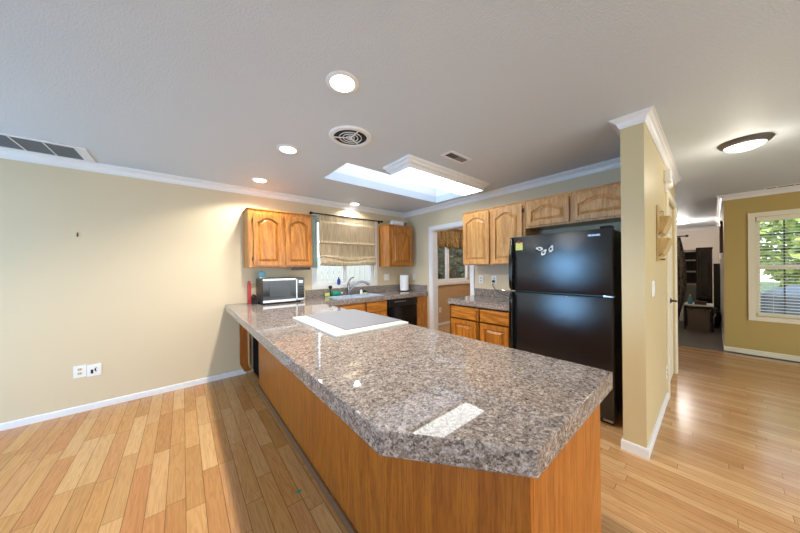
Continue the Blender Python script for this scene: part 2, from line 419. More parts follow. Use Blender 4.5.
# partition door with casing and handle
b = B(); b.box(3.72, 3.80, YP-.018, YP, 0, 2.11, .004); b.box(4.66, 4.74, YP-.018, YP, 0, 2.11, .004); b.box(3.80, 4.66, YP-.018, YP, 2.04, 2.11, .004)
struct(b, 'trim_6', 'cream', 'cream casing of the hall door')
def mapYd(y): return lambda u, v, w: (u, y-w, v)
def mapXd(x): return lambda u, v, w: (x-w, u, v)
def rect(u0, u1, v0, v1): return [(u0, v0), (u1, v0), (u1, v1), (u0, v1)]
b = B(); mp = mapYd(YP+.03)
holes = [rect(3.91, 4.19, .22, .86), rect(4.27, 4.55, .22, .86), rect(3.91, 4.19, .98, 1.60), rect(4.27, 4.55, .98, 1.60), rect(3.91, 4.19, 1.70, 1.92), rect(4.27, 4.55, 1.70, 1.92)]
b.poly([rect(3.805, 4.655, .008, 2.035)]+holes, mp, 0, .012); b.box(3.805, 4.655, YP+.03, YP+.06, .008, 2.035)
for h_ in holes: b.box(h_[0][0]+.03, h_[1][0]-.03, YP+.021, YP+.031, h_[0][1]+.03, h_[2][1]-.03, .004)
d1 = struct(b, 'door_1', 'doorw', 'cream panelled door in the partition')
b = B(); b.lathe([(.028, 0), (.028, -.008), (.012, -.012), (.011, -.045)], (4.36, YP+.018, .93), 'y', 16)
b.tube([(4.36, YP-.027, .93), (4.32, YP-.033, .932), (4.26, YP-.034, .93)], [.010, .009, .007])
hd = b.build('door_handle', 'bronze', None, True); hd.parent = d1

# ---- windows
def frame_y(b, y0, y1, x0, x1, z0, z1, t):
    b.box(x0, x0+t, y0, y1, z0, z1); b.box(x1-t, x1, y0, y1, z0, z1); b.box(x0+t, x1-t, y0, y1, z0, z0+t); b.box(x0+t, x1-t, y0, y1, z1-t, z1); return b
def frame_x(b, x0, x1, y0, y1, z0, z1, t):
    b.box(x0, x1, y0, y0+t, z0, z1); b.box(x0, x1, y1-t, y1, z0, z1); b.box(x0, x1, y0+t, y1-t, z0, z0+t); b.box(x0, x1, y0+t, y1-t, z1-t, z1); return b
b = B(); frame_y(b, YA-.015, YA, 1.50, 2.705, 1.035, 2.18, .06); frame_y(b, YA+.03, YA+.08, *WA, .045)
b.box(2.05, 2.11, YA+.03, YA+.08, WA[2]+.045, WA[3]-.045); b.box(1.56, 2.645, YA-.0, YA+.03, 1.095, 1.10)
w2 = struct(b, 'window_2', 'white', 'white sliding window over the sink')
b = B(); b.box(1.60, 2.60, YA+.05, YA+.055, 1.14, 2.075); g = b.build('pane', 'glass'); g.parent = w2
b = B(); frame_y(b, YD-.015, YD, 4.40, 5.80, .95, 2.12, .07); frame_y(b, YD+.03, YD+.08, *DW, .05); b.box(4.865, 4.955, YD+.03, YD+.08, 1.07, 2.0)
b.box(4.38, 5.82, YD-.05, YD-.015, .93, 1.0, .004)
w3 = struct(b, 'window_3', 'white', 'white sliding window of the dining room')
b = B(); b.box(4.52, 5.67, YD+.05, YD+.055, 1.07, 2.0); g = b.build('pane', 'glass'); g.parent = w3
b = B(); frame_x(b, XW-.02, XW, -1.485, -.335, .51, 2.095, .065); frame_x(b, XW+.05, XW+.09, *HW, .045)
b.box(XW+.05, XW+.09, -1.375, -.445, 1.27, 1.33)
w4 = struct(b, 'window_4', 'cream', 'cream framed window with blind in the hall')
b = B(); b.box(XW+.06, XW+.075, -.655, -.64, 1.33, 1.985); b.box(XW+.06, XW+.075, -1.02, -1.005, 1.33, 1.985)
for z in (1.55, 1.77): b.box(XW+.06, XW+.075, -1.375, -.445, z-.007, z+.007)
b.box(XW+.06, XW+.075, -.655, -.64, .62, 1.27); b.box(XW+.06, XW+.075, -1.02, -1.005, .62, 1.27)
g = b.build('muntin', 'bronze'); g.parent = w4
b = B(); b.box(XW+.066, XW+.07, -1.375, -.445, .62, 1.985); g = b.build('pane', 'glass'); g.parent = w4
b = B(); frame_x(b, -4.09, -4.04, 1.75, 3.45, .35, 2.05, .06); b.box(-4.09, -4.04, 2.57, 2.63, .41, 1.99); struct(b, 'window_added_left', 'white', 'added unseen sliding window of the left wall')  # window added out of view for daylight and its reflection in the refrigerator
b = B(); frame_y(b, -4.09, -4.04, -2.0, 4.4, .3, 2.1, .06); b.box(.1, .16, -4.09, -4.04, .36, 2.04); b.box(2.2, 2.26, -4.09, -4.04, .36, 2.04); struct(b, 'window_added_front', 'white', 'added unseen wide window of the front wall')  # unseen window added so daylight comes from behind the camera

# ------------------------------------------------------------------ cabinet doors and drawers
def arch_loop(u0, u1, v0, v1, rise, n=14):
    """rectangle whose top is a cathedral arch: shoulders, then a rounded crown"""
    w = u1-u0; pts = [(u0, v0), (u1, v0)]
    if rise <= 0: return pts+[(u1, v1), (u0, v1)]
    for i in range(n+1):
        s_ = i/n; u = u1-w*s_
        q = min(1, max(0, (s_-.10)/.80)); v = v1-rise+rise*math.sin(PI*q)**.75
        pts.append((u, v))
    return pts
def cab_door(parent, mp, u0, u1, v0, v1, mat, rise=.05, st=.055, name='door', grain=None):
    b = B(); inner = arch_loop(u0+st, u1-st, v0+st, v1-st, rise)
    b.poly([rect(u0, u1, v0, v1), inner], mp, .008, .026); b.poly([rect(u0+.012, u1-.012, v0+.012, v1-.012)], mp, 0, .008)
    o = soft(b.build(name, mat, parent), .003)
    b = B(); g = .012; k = .038
    o1 = arch_loop(u0+st+g, u1-st-g, v0+st+g, v1-st-g, rise); o2 = arch_loop(u0+st+k, u1-st-k, v0+st+k, v1-st-k, rise*.85)
    b.rings([[mp(u, v, .0081) for u, v in o1], [mp(u, v, .0095) for u, v in o1], [mp(u, v, .023) for u, v in o2]])
    b.build('panel', mat, o)
    return o
def slab_front(parent, mp, u0, u1, v0, v1, mat, name='drawer'):
    b = B(); b.poly([rect(u0, u1, v0, v1)], mp, .008, .022); b.poly([rect(u0+.012, u1-.012, v0+.012, v1-.012)], mp, 0, .008)
    return soft(b.build(name, mat, parent), .006, 2)
def hinge(parent, mp, u, v):
    b = B(); b.poly([rect(u-.005, u+.005, v-.022, v+.022)], mp, .002, .024); return b.build('hinge', 'blackm', parent)
def carcass(b, x0, x1, y0, y1, z0, z1, t=.018, front='y'):
    b.box(x0, x0+t, y0, y1, z0, z1); b.box(x1-t, x1, y0, y1, z0, z1)
    b.box(x0+t, x1-t, y0, y1, z0, z0+t); return b

# --- uppers on the back wall
def upper_A(x0, x1, doors, label, z0, z1, rise, hinges, matv='oakz'):
    r = thing('wall_cabinet', label, 'cabinet', ((x0+x1)/2, YA-.005, z0)); yf = 3.585
    b = B(); b.box(x0, x1, yf, YA-.004, z0, z1); soft(b.build('body', matv, r), .003)
    b = B(); b.box(x0-.008, x1+.008, yf-.010, YA-.004, z1, z1+.014, .003); b.build('top_moulding', 'oakx', r)
    for (a, c) in doors: cab_door(r, mapYd(yf), a, c, z0+.022, z1-.05, matv, rise, .048)
    for (u, v) in hinges: hinge(r, mapYd(yf), u, v)
    return r
upper_A(.61, 1.398, [(.662, 1.0), (1.036, 1.378)], 'honey oak double-door wall cabinet above the microwave', 1.372, 2.088, .05, [(.656, 1.48), (.656, 1.95)])
upper_A(2.755, 3.28, [(2.80, 3.255)], 'small honey oak wall cabinet with one door, right of the sink window', 1.372, 2.09, .06, [])

# --- uppers on the right wall
xf = 3.06
r = thing('wall_cabinet', 'tall pale oak double-door wall cabinet above the short counter beside the doorway', 'cabinet', (XB-.01, 1.83, 1.375))
b = B(); b.box(xf, XB-.004, 1.393, 2.268, 1.375, 2.098); soft(b.build('body', 'palz', r), .003)
b = B(); b.box(xf-.010, XB-.004, 1.385, 2.276, 2.098, 2.112, .003); b.build('top_moulding', 'paly', r)
cab_door(r, mapXd(xf), 1.848, 2.25, 1.388, 2.066, 'palz', .055); cab_door(r, mapXd(xf), 1.42, 1.815, 1.388, 2.066, 'palz', .055)
hinge(r, mapXd(xf), 1.413, 2.0); hinge(r, mapXd(xf), 1.413, 1.46)
r = thing('wall_cabinet', 'short wide pale oak wall cabinet above the black refrigerator', 'cabinet', (XB-.01, .91, 1.79))
b = B(); b.box(xf, XB-.004, .44, 1.390, 1.785, 2.098); soft(b.build('body', 'palz', r), .003)
b = B(); b.box(xf-.010, XB-.004, .44, 1.383, 2.098, 2.112, .003); b.build('top_moulding', 'paly', r)
cab_door(r, mapXd(xf), .938, 1.362, 1.805, 2.066, 'palz', .05, .045); cab_door(r, mapXd(xf), .462, .905, 1.805, 2.066, 'palz', .05, .045)

# --- short base cabinet on the right wall
xf = 2.772
r = thing('base_cabinet', 'oak base cabinet with two drawers and two doors beside the refrigerator', 'cabinet', (3.07, 1.855, 0))
b = B(); carcass(b, xf, XB-.004, 1.43, 2.282, .1, .858); 
for y in (1.43, 1.82, 2.262): b.box(xf, xf+.02, y, y+.022, .1, .858)
for z in (.1, .66, .836): b.box(xf, xf+.02, 1.43, 2.284, z, z+.022)
soft(b.build('body', 'oakz', r), .002)
b = B(); b.box(xf+.06, xf+.08, 1.43, 2.282, 0, .1); b.box(xf+.06, XB-.004, 1.43, 1.45, 0, .1); b.box(xf+.06, XB-.004, 2.262, 2.282, 0, .1); b.build('toe_kick', 'toe', r)
for a, c in ((1.443, 1.805), (1.862, 2.245)):
    slab_front(r, mapXd(xf), a, c, .69, .828, 'oaky'); cab_door(r, mapXd(xf), a, c, .115, .672, 'oakz', 0, .06)
r = thing('countertop', 'short speckled grey countertop between the doorway and the refrigerator', 'countertop', (3.06, 1.86, .858))
b = B(); b.box(2.746, XB-.004, 1.415, 2.30, .858, .925, .006); b.build('slab', 'granite', r)
b = B(); b.box(XB-.024, XB-.004, 1.415, 2.29, .925, 1.03, .004); b.build('backsplash', 'granite', r)

# --- peninsula cabinet
r = thing('peninsula_cabinet', 'orange oak peninsula cabinet under the long speckled countertop', 'cabinet', (.96, 1.8, 0))
b = B(); b.box(.651, .668, .29, 3.30, .03, .845); soft(b.build('side_panel', 'pen', r), .002)
b = B(); b.box(.668, 1.265, .29, .308, .03, .845); b.build('end_panel', 'penend', r)
b = B(); b.box(1.25, 1.268, .308, 3.26, .1, .845); b.box(.668, 1.25, 3.20, 3.22, .03, .845); b.build('back_panel', 'oakz', r)
b = B(); b.box(.636, .651, .282, 3.30, 0, .048, .003); b.box(.651, 1.265, .276, .29, 0, .03, .002); b.build('toe_trim', 'toe', r)
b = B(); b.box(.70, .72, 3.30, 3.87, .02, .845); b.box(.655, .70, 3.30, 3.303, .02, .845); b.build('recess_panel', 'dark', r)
b = B(); b.poly([[(.55, .14), (.60, .03), (.68, .03), (.68, .845), (.55, .845)]], lambda u, v, w: (u, w, v), YA-.026, YA-.014); soft(b.build('wall_bracket', 'pen', r), .003)
b = B(); b.poly([[(.640, .16)]+[(.640+.07*(1-math.cos(t)), .16-.13*math.sin(t)) for t in [PI/2*i/8 for i in range(1, 9)]]+[(.74, .03), (.74, .042)]+[(.655+.06*(1-math.cos(t)), .165-.12*math.sin(t)) for t in [PI/2*i/8 for i in range(8, 0, -1)]]+[(.655, .165), (.655, .845), (.640, .845)]], lambda u, v, w: (u, w, v), YA-.06, YA-.027)
b.build('curved_edge', 'holder', r)

# --- L-shaped countertop
SK = (1.675, 2.462, 3.375, 3.79)
r = thing('countertop', 'long L-shaped speckled grey countertop with clipped corner, over peninsula and sink run', 'countertop', (1.0, 1.8, .845))
b = B()
outl = [(.40, .575), (.64, .268), (1.352, .265), (1.352, 3.272), (3.372, 3.272), (3.372, 3.897), (.40, 3.897)]
b.poly([outl, rect(*SK)], lambda u, v, w: (u, v, w), .846, .915)
soft(b.build('slab', 'granite', r), .006, 3)
b = B(); b.box(1.405, 3.352, YA-.027, YA-.003, .915, 1.03, .004); b.box(3.352, 3.372, 3.29, YA-.003, .915, 1.03, .004); b.build('backsplash', 'granite', r)

# --- sink run below the counter
yf = 3.30
r = thing('base_cabinet', 'honey oak sink base cabinet with false drawer fronts, left of the dishwasher', 'cabinet', (1.9, 3.6, 0))
b = B(); b.box(1.36, 1.378, yf, 3.885, .1, .845); b.box(2.457, 2.475, yf, 3.885, .1, .70); b.box(1.378, 2.457, yf, 3.885, .1, .118)
for x in (1.36, 2.055, 2.453): b.box(x, x+.022, yf, yf+.02, .1, .845)
for z in (.1, .665, .823): b.box(1.36, 2.475, yf, yf+.02, z, z+.022)
b.build('body', 'oakz', r)
for a, c in ((1.55, 2.05), (2.085, 2.455)):
    slab_front(r, mapYd(yf), a, c, .69, .822, 'oakx'); cab_door(r, mapYd(yf), a, c, .115, .672, 'oakz', 0, .06)
b = B(); b.box(1.36, 2.475, yf+.06, yf+.08, 0, .1); b.box(1.36, 1.38, yf+.08, 3.885, 0, .1); b.box(2.455, 2.475, yf+.08, 3.885, 0, .1); b.build('toe_kick', 'toe', r)

r = thing('dishwasher', 'black dishwasher under the counter, right of the sink cabinet', 'dishwasher', (2.80, 3.58, 0))
b = B(); b.box(2.485, 3.105, 3.32, 3.88, .1, .843); b.build('body', 'blackm', r)
b = B(); b.box(2.488, 3.102, 3.275, 3.318, .12, .72, .008); b.build('door', 'blackg', r)
b = B(); b.box(2.488, 3.102, 3.262, 3.318, .728, .838, .01); cp = b.build('control_panel', 'blackp', r)
for k in range(5): 
    b = B(); b.box(2.60+k*.05, 2.63+k*.05, 3.258, 3.264, .795, .81, .002); b.build('button', 'steel', cp)
b = B(); b.box(2.70, 2.90, 3.256, 3.264, .735, .762, .003); b.build('handle', 'blackm', cp)
b = B(); b.lathe([(.018, 0), (.018, -.014), (.014, -.018)], (3.02, 3.263, .79), 'y', 16); b.build('dial', 'blackm', cp)
b = B(); b.box(2.50, 3.09, 3.33, 3.36, 0, .1); b.build('toe_kick', 'blackm', r)
b = B(); b.box(3.112, 3.372, 3.295, 3.885, 0, .845, .002); o = b.build('filler_panel', 'oakz', None, False, (3.24, 3.59, 0)); tag(o, 'honey oak end panel between the dishwasher and the wall corner', 'panel')

# --- sink and faucet
r = thing('sink', 'double-bowl pale steel sink set in the counter below the window', 'sink', (2.14, 3.58, .80))
b = B(); rim = rect(SK[0]-.012, SK[1]+.012, SK[2]-.012, SK[3]+.012)
h1, h2 = rect(1.70, 2.08, 3.395, 3.745), rect(2.11, 2.44, 3.395, 3.745)
b.poly([rim, h1, h2], lambda u, v, w: (u, v, w), .9152, .921); soft(b.build('rim', 'sinkm', r), .003)
for h_ in (h1, h2):
    b = B(); x0, x1, y0, y1 = h_[0][0], h_[1][0], h_[0][1], h_[2][1]; zb = .77
    b.box(x0-.004, x0, y0-.004, y1+.004, zb, .916); b.box(x1, x1+.004, y0-.004, y1+.004, zb, .916); b.box(x0, x1, y0-.004, y0, zb, .916); b.box(x0, x1, y1, y1+.004, zb, .916); b.box(x0-.004, x1+.004, y0-.004, y1+.004, zb-.004, zb)
    bw = b.build('bowl', 'sinkm', r)
    b = B(); b.lathe([(.04, 0), (.04, .003), (.02, .004)], ((x0+x1)/2, (y0+y1)/2, zb), 'z', 20); b.build('drain', 'chrome', bw)
r = thing('faucet', 'grey steel single-lever faucet with arched spout behind the sink', 'faucet', (2.06, 3.78, .921))
b = B(); b.lathe([(.034, .921), (.034, .93), (.026, .945), (.024, 1.04), (.020, 1.10), (.016, 1.12)], (2.06, 3.78, 0), 'z', 20); b.build('body', 'chrome', r, True)
b = B(); b.tube([(2.06, 3.78, 1.11), (2.075, 3.775, 1.15), (2.10, 3.77, 1.185), (2.15, 3.76, 1.205)], [.017, .016, .013, .009], 12); b.build('lever', 'chrome', r, True)
b = B(); pts = []
for i in range(13):
    t = i/12; pts.append((2.075+.30*t, 3.77-.12*t, .985+.145*math.sin(PI*min(1, t*.80))+.0*t))
b.tube(pts, [.017]*10+[.018, .02, .021], 12); b.build('spout', 'chrome', r, True)
r = thing('soap_dispenser', 'small pale soap pump beside the faucet', 'soap dispenser', (2.30, 3.785, .921))
b = B(); b.lathe([(.022, 0), (.022, .05), (.012, .06), (.012, .075)], (2.30, 3.785, .921), 'z', 16); b.build('bottle', 'plate', r, True)
b = B(); b.tube([(2.30, 3.785, .99), (2.30, 3.785, 1.01), (2.30, 3.755, 1.012)], .007); b.build('pump', 'blackp', r)
r = thing('scrub_brush', 'dark round-headed scrub brush lying next to the faucet', 'brush', (2.37, 3.79, .921))
b = B(); b.lathe([(.035, .02), (.038, .03), (.034, .05), (.012, .062)], (2.37, 3.79, .921), 'z', 16); b.build('head', 'blackm', r, True)
b = B(); b.lathe([(.033, 0), (.035, .02)], (2.37, 3.79, .921), 'z', 16); b.build('bristles', 'yellow', r)

r = thing('dish_soap_bottle', 'green dish soap bottle lying behind the sink', 'bottle', (1.87, 3.82, .921))
b = B(); b.lathe([(.010, 0), (.03, .01), (.034, .05), (.034, .12), (.02, .15), (.012, .16)], (1.79, 3.83, .956), 'x', 16); b.build('body', 'green', r, True)
b = B(); b.lathe([(.013, 0), (.013, .028), (.007, .035)], (1.95, 3.83, .956), 'x', 12); b.build('cap', 'plate', r, True)
r = thing('scrub_pad', 'lime and dark green sponge standing left of the green soap bottle', 'sponge', (1.73, 3.82, .916))
b = B(); b.box(1.68, 1.78, 3.825, 3.85, .922, .975, .006); b.build('sponge', 'yellow', r)
b = B(); b.box(1.675, 1.785, 3.85, 3.862, .922, .98, .004); b.build('scouring_layer', 'dgreen', r)
r = thing('dish_brush', 'dark green dish brush with round head standing by the window', 'brush', (1.755, 3.80, .916))
b = B(); b.tube([(1.755, 3.80, .922), (1.757, 3.80, 1.04)], [.012, .008]); b.build('handle', 'dgreen', r)
b = B(); b.sphere((1.757, 3.80, 1.06), .03, (1, .8, .9)); b.build('head', 'blackm', r, True)
r = thing('hand_brush', 'small blue oval brush leaning on the window sill', 'brush', (1.93, YA-.03, 1.03))
b = B(); b.sphere((1.93, YA-.045, 1.135), .038, (.8, .35, 1.5)); b.build('body', 'blue', r, True)
b = B(); b.tube([(1.93, YA-.045, 1.19), (1.93, YA-.043, 1.215)], [.014, .006]); b.build('loop', 'blue', r)
b = B(); b.box(1.905, 1.955, YA-.058, YA-.035, 1.031, 1.085, .004); b.build('bristles', 'plate', r)

# --- cooktop
r = thing('cooktop', 'white-framed cooktop with grey glass top set on the peninsula', 'cooktop', (1.03, 1.93, .915))
b = B(); b.box(.731, 1.337, 1.51, 2.345, .9152, .931, .004); b.build('frame', 'cookw', r)
b = B(); b.box(.842, 1.334, 1.592, 2.342, .931, .9365, .002); b.build('glass_top', 'cookg', r)

# --- microwave and neighbours
z0 = .916
r = thing('microwave', 'stainless and black microwave on the counter corner under the double cabinet', 'microwave', (.99, 3.68, z0))
b = B(); b.box(.74, 1.25, 3.515, 3.86, z0+.015, 1.235, .006)
b.build('body', 'blackp', r)
b = B(); b.box(.742, 1.138, 3.50, 3.516, z0+.022, 1.23, .004); dr = b.build('door', 'blackg', r)
b = B(); b.box(.745, 1.140, 3.494, 3.502, 1.208, 1.232, .002); b.build('steel_trim', 'steel', dr)
b = B(); b.box(.745, 1.140, 3.494, 3.502, z0+.02, z0+.052, .002); b.build('steel_trim', 'steel', dr)
b = B(); b.box(.82, 1.07, 3.497, 3.501, 1.005, 1.175, .002); b.build('window', 'micglass', dr)
b = B(); b.box(1.132, 1.152, 3.478, 3.502, z0+.035, 1.218, .004); b.build('handle', 'steel', dr)
b = B(); b.box(1.155, 1.248, 3.50, 3.516, z0+.022, 1.23, .004); cp = b.build('control_panel', 'blackg', r)
b = B(); b.box(1.175, 1.228, 3.497, 3.501, 1.165, 1.20); b.build('display', 'plate', cp)
for i in range(4):
    for j in range(3):
        b = B(); b.box(1.172+.021*j, 1.187+.021*j, 3.498, 3.501, 1.0+.035*i, 1.018+.035*i, .001); b.build('button', 'blackm', cp)
b = B(); b.box(1.158, 1.246, 3.495, 3.501, z0+.026, z0+.052, .002); b.build('steel_trim', 'steel', cp)
for x in (.77, 1.20):
    for y in (3.55, 3.83):
        b = B(); b.lathe([(.014, 0), (.014, .016)], (x, y, z0), 'z', 12); b.build('foot', 'blackm', r)
r = thing('timer', 'round pale teal timer standing on top of the microwave', 'timer', (.79, 3.76, 1.235))
b = B(); b.lathe([(.03, -.02), (.045, -.016), (.047, 0), (.045, .012)], (.79, 3.76, 1.283), 'y', 24); b.build('dial', 'teal', r, True)
b = B(); b.box(.765, .815, 3.742, 3.776, 1.2355, 1.248, .003); b.build('base', 'plate', r)
r = thing('cutting_board', 'red cutting board standing upright on the counter left of the microwave', 'cutting board', (.655, 3.84, z0))
b = B(); b.poly([[(3.77, .916), (3.885, .916), (3.89, 1.0), (3.885, 1.15), (3.86, 1.20), (3.80, 1.205), (3.772, 1.16), (3.765, 1.0)]], lambda u, v, w: (w, u, v), .645, .668)
soft(b.build('board', 'red', r), .005)
r = thing('plate_rack', 'small black wire rack between red board and microwave', 'rack', (.70, 3.80, z0))
b = B()
for y in (3.72, 3.78, 3.84): b.tube([(.685, y, .92), (.687, y, 1.0), (.70, y, 1.03), (.715, y, 1.0), (.72, y, .92)], .005, 6)
b.tube([(.685, 3.70, .921), (.685, 3.86, .921)], .005, 6); b.tube([(.72, 3.70, .921), (.72, 3.86, .921)], .005, 6)
b.build('wire', 'blackm', r)
b = B(); b.box(1.135, 1.38, 3.62, 3.66, 1.338, 1.371, .004); o = b.build('knife_bar', 'blackp', None, False, (1.26, 3.64, 1.371)); tag(o, 'black bar mounted under the right half of the double cabinet', 'rail')

# --- paper towels
r = thing('paper_towel_roll', 'white paper towel roll upright on the counter under the small cabinet', 'paper towels', (3.165, 3.68, .916))
b = B(); b.lathe([(.085, 0), (.085, .010), (.02, .014)], (3.165, 3.68, .916), 'z', 28); b.build('stand', 'blackm', r)
b = B(); b.lathe([(.022, .016), (.078, .016), (.080, .03), (.080, .285), (.078, .296), (.022, .296)], (3.165, 3.68, .916), 'z', 32); b.build('roll', 'paper', r, True)
b = B(); b.lathe([(.007, .296), (.007, .335), (.012, .34), (.012, .352), (.004, .358)], (3.165, 3.68, .916), 'z', 12); b.build('rod', 'steel', r)
r = thing('paper_towel_roll', 'white paper roll lying on top of the small cabinet by the corner', 'paper towels', (3.04, 3.75, 2.104))
b = B(); b.lathe([(.022, 0), (.05, 0), (.053, .006), (.053, .24), (.05, .246), (.022, .246)], (2.90, 3.70, 2.158), 'x', 28); b.build('roll', 'paper', r, True)
b = B(); b.lathe([(.023, .2), (.023, .248)], (2.90, 3.70, 2.158), 'x', 16); b.build('core', 'blackm', r)
r = thing('jar', 'grey can with pale lid beside the paper roll on the small cabinet', 'can', (3.215, 3.70, 2.104))
b = B(); b.lathe([(.042, 0), (.044, .005), (.044, .085), (.040, .09)], (3.215, 3.70, 2.1045), 'z', 20); b.build('body', 'grille', r, True)
b = B(); b.lathe([(.043, .09), (.043, .102), (.02, .106)], (3.215, 3.70, 2.1045), 'z', 20); b.build('lid', 'plate', r, True)

# --- window dressing over the sink
r = thing('curtain_rod', 'dark curtain rod with bracket ends above the kitchen window', 'curtain rod', (2.13, 3.84, 2.185))
b = B(); b.tube([(1.49, 3.838, 2.188), (2.77, 3.838, 2.188)], .010, 10); b.build('pole', 'blackm', r)
for x in (1.50, 2.755):
    b = B(); b.sphere((x-.02 if x < 2 else x+.03, 3.838, 2.188), .020); b.build('finial', 'blackm', r, True)
    b = B(); b.box(x, x+.012, 3.838, YA-.002, 2.178, 2.20); b.box(x-.012, x+.024, YA-.006, YA-.002, 2.16, 2.215); b.build('bracket', 'blackm', r)
PR = [(0, 2.178, .004), (.12, 2.08, .004), (.16, 2.068, .014), (.45, 1.78, .012), (.49, 1.748, .030), (.52, 1.742, .016), (.54, 1.735, .004), (.70, 1.545, .008), (.74, 1.515, .034), (.77, 1.50, .030), (.79, 1.492, .006), (.82, 1.485, .030), (.88, 1.45, .062), (.94, 1.41, .052), (.97, 1.395, .030), (1, 1.398, .006)]
def shade(u, v):
    for a, c in zip(PR, PR[1:]):
        if a[0] <= v <= c[0]:
            k = (v-a[0])/(c[0]-a[0]); break
    z = a[1]+(c[1]-a[1])*k; o = a[2]+(c[2]-a[2])*k
    lo = max(0, (v-.55)/.45)
    mid = math.exp(-((v-.78)/.09)**2); z += mid*(.022*math.cos(2*PI*u)+.012*math.sin(5*u+1))+lo*.006*math.sin(7*u+2)
    o += .005*math.sin(u*46+3*v)*(.4+lo)+lo*.022*math.sin(u*8+v*9)
    y = 3.848-max(-.004, o)
    return (1.598+1.022*u, y, z)
b = B(); b.grid(shade, 70, 60); o = b.build('roman_shade', 'shade', None, True, (2.11, 3.848, 2.178)); m = o.modifiers.new('solid', 'SOLIDIFY'); m.thickness = .004
tag(o, 'beige satin roman shade half raised over the kitchen window', 'shade')
def sheer(u, v): return (1.512+.075*u, YA-.028+.006*math.sin(u*14), 2.165-.80*v)
b = B(); b.grid(sheer, 10, 6); o = b.build('window_panel', 'sheer', None, True, (1.55, YA-.028, 2.165)); m = o.modifiers.new('solid', 'SOLIDIFY'); m.thickness = .003
tag(o, 'narrow pale teal curtain strip left of the roman shade', 'curtain')

# ------------------------------------------------------------------ refrigerator
r = thing('refrigerator', 'black top-freezer refrigerator in the alcove beside the partition', 'refrigerator', (3.04, .965, 0))
fy0, fy1, fx = .527, 1.40, 2.722
b = B(); b.box(2.80, 3.36, fy0+.006, fy1-.006, .035, 1.655, .008); b.build('body', 'blackp', r)
b = B(); b.box(fx, 2.795, fy0, fy1, 1.094, 1.664, .014); fz = b.build('freezer_door', 'fridge', r, True)
b = B(); b.box(fx, 2.795, fy0, fy1, .055, 1.080, .014); fd = b.build('fridge_door', 'fridge', r, True)
for (za, zb_, p, up) in ((1.105, 1.655, fz, 1), (.30, 1.072, fd, -1)):
    b = B(); y = fy1-.018
    if up > 0: pts = [(fx-.004, y, za), (fx-.032, y, za+.03), (fx-.036, y, za+.10), (fx-.036, y, zb_-.22), (fx-.020, y, zb_-.15), (fx-.008, y, zb_-.06), (fx-.004, y, zb_)]
    else: pts = [(fx-.004, y, zb_), (fx-.032, y, zb_-.03), (fx-.036, y, zb_-.10), (fx-.036, y, za+.3), (fx-.020, y, za+.2), (fx-.008, y, za+.08), (fx-.004, y, za)]
    b.tube(pts, [.016, .019, .019, .019, .018, .016, .012], 10); b.build('handle', 'blackg', p, True)
b = B(); b.box(2.735, 2.85, fy0+.015, fy0+.09, 1.664, 1.685, .005); b.build('hinge_cover', 'blackm', r)
b = B(); b.box(2.730, 2.80, fy0-.002, fy0+.07, 1.082, 1.092, .002); b.build('centre_hinge', 'steel', r)
b = B(); b.box(2.73, 2.80, fy0+.01, fy0+.08, .036, .052, .002); b.build('bottom_hinge', 'steel', r)
b = B(); b.box(2.75, 2.80, fy0+.01, fy1-.01, .012, .05, .003); b.build('base_grille', 'blackm', r)
for x in (2.84, 3.3):
    for y in (fy0+.06, fy1-.06):
        b = B(); b.lathe([(.02, 0), (.02, .036)], (x, y, 0), 'z', 12); b.build('foot', 'blackm', r)
b = B(); pts = [(3.35, 1.98, 1.135), (3.34, 1.985, 1.09), (3.335, 1.94, 1.03), (3.325, 1.84, .98), (3.32, 1.70, .945), (3.32, 1.55, .932), (3.32, 1.41, .932), (3.32, 1.392, .92)]
b.tube(pts, .005, 6); pc = b.build('power_cord', 'blackp', r, True)
b = B(); b.box(XB-.04, XB-.011, 1.965, 1.995, 1.13, 1.16, .004); b.build('plug', 'blackp', pc)
tc = bpy.data.curves.new('badge', 'FONT'); tc.body = 'FRIGIDAIRE'; tc.size = .024; tc.extrude = .0006; tc.align_x = 'CENTER'
to = bpy.data.objects.new('badge_tmp', tc); COL.objects.link(to); bpy.context.view_layer.update()
me = bpy.data.meshes.new_from_object(to.evaluated_get(bpy.context.evaluated_depsgraph_get())); bpy.data.objects.remove(to)
bd = bpy.data.objects.new('badge', me); COL.objects.link(bd); me.materials.append(MT['silver']); bd.parent = fz
for v in me.vertices: v.co = Vector((fx-.0012-v.co.z, 0.655-v.co.x*.72, 1.603+v.co.y))-Vector((3.04, .965, 0))

def magnet(y, z, ang, label):
    r = thing('fridge_magnet', label, 'magnet', (fx-.001, y, z), 'dog-shaped magnets on the freezer door')
    ca, sa = math.cos(ang), math.sin(ang)
    mp = lambda u, v, w: (fx-.001-w, y+(u*ca-v*sa), z+(u*sa+v*ca))
    b = B(); b.poly([[(.028*math.cos(t)*(1.0+.25*math.cos(2*t)), .018*math.sin(t)*(1+.2*math.cos(3*t))) for t in [2*PI*i/20 for i in range(20)]]], mp, 0, .010); b.build('body', 'plate', r)
    b = B(); b.poly([[(-.002+.013*math.cos(t), -.002+.009*math.sin(t)) for t in [2*PI*i/12 for i in range(12)]]], mp, .010, .013); b.build('patch', 'blackm', r)
    b = B(); b.poly([[(.010+.024*math.cos(t), -.018+.016*math.sin(t)) for t in [2*PI*i/12 for i in range(12)]]], mp, 0, .008); b.build('tail', 'blackm', r)
magnet(1.098, 1.522, .2, 'white and black magnet, leftmost of the trio on the freezer door')
magnet(1.058, 1.484, 2.2, 'white and black magnet, lowest of the trio on the freezer door')
magnet(.992, 1.516, 1.9, 'larger white and black magnet, rightmost of the trio on the freezer door')
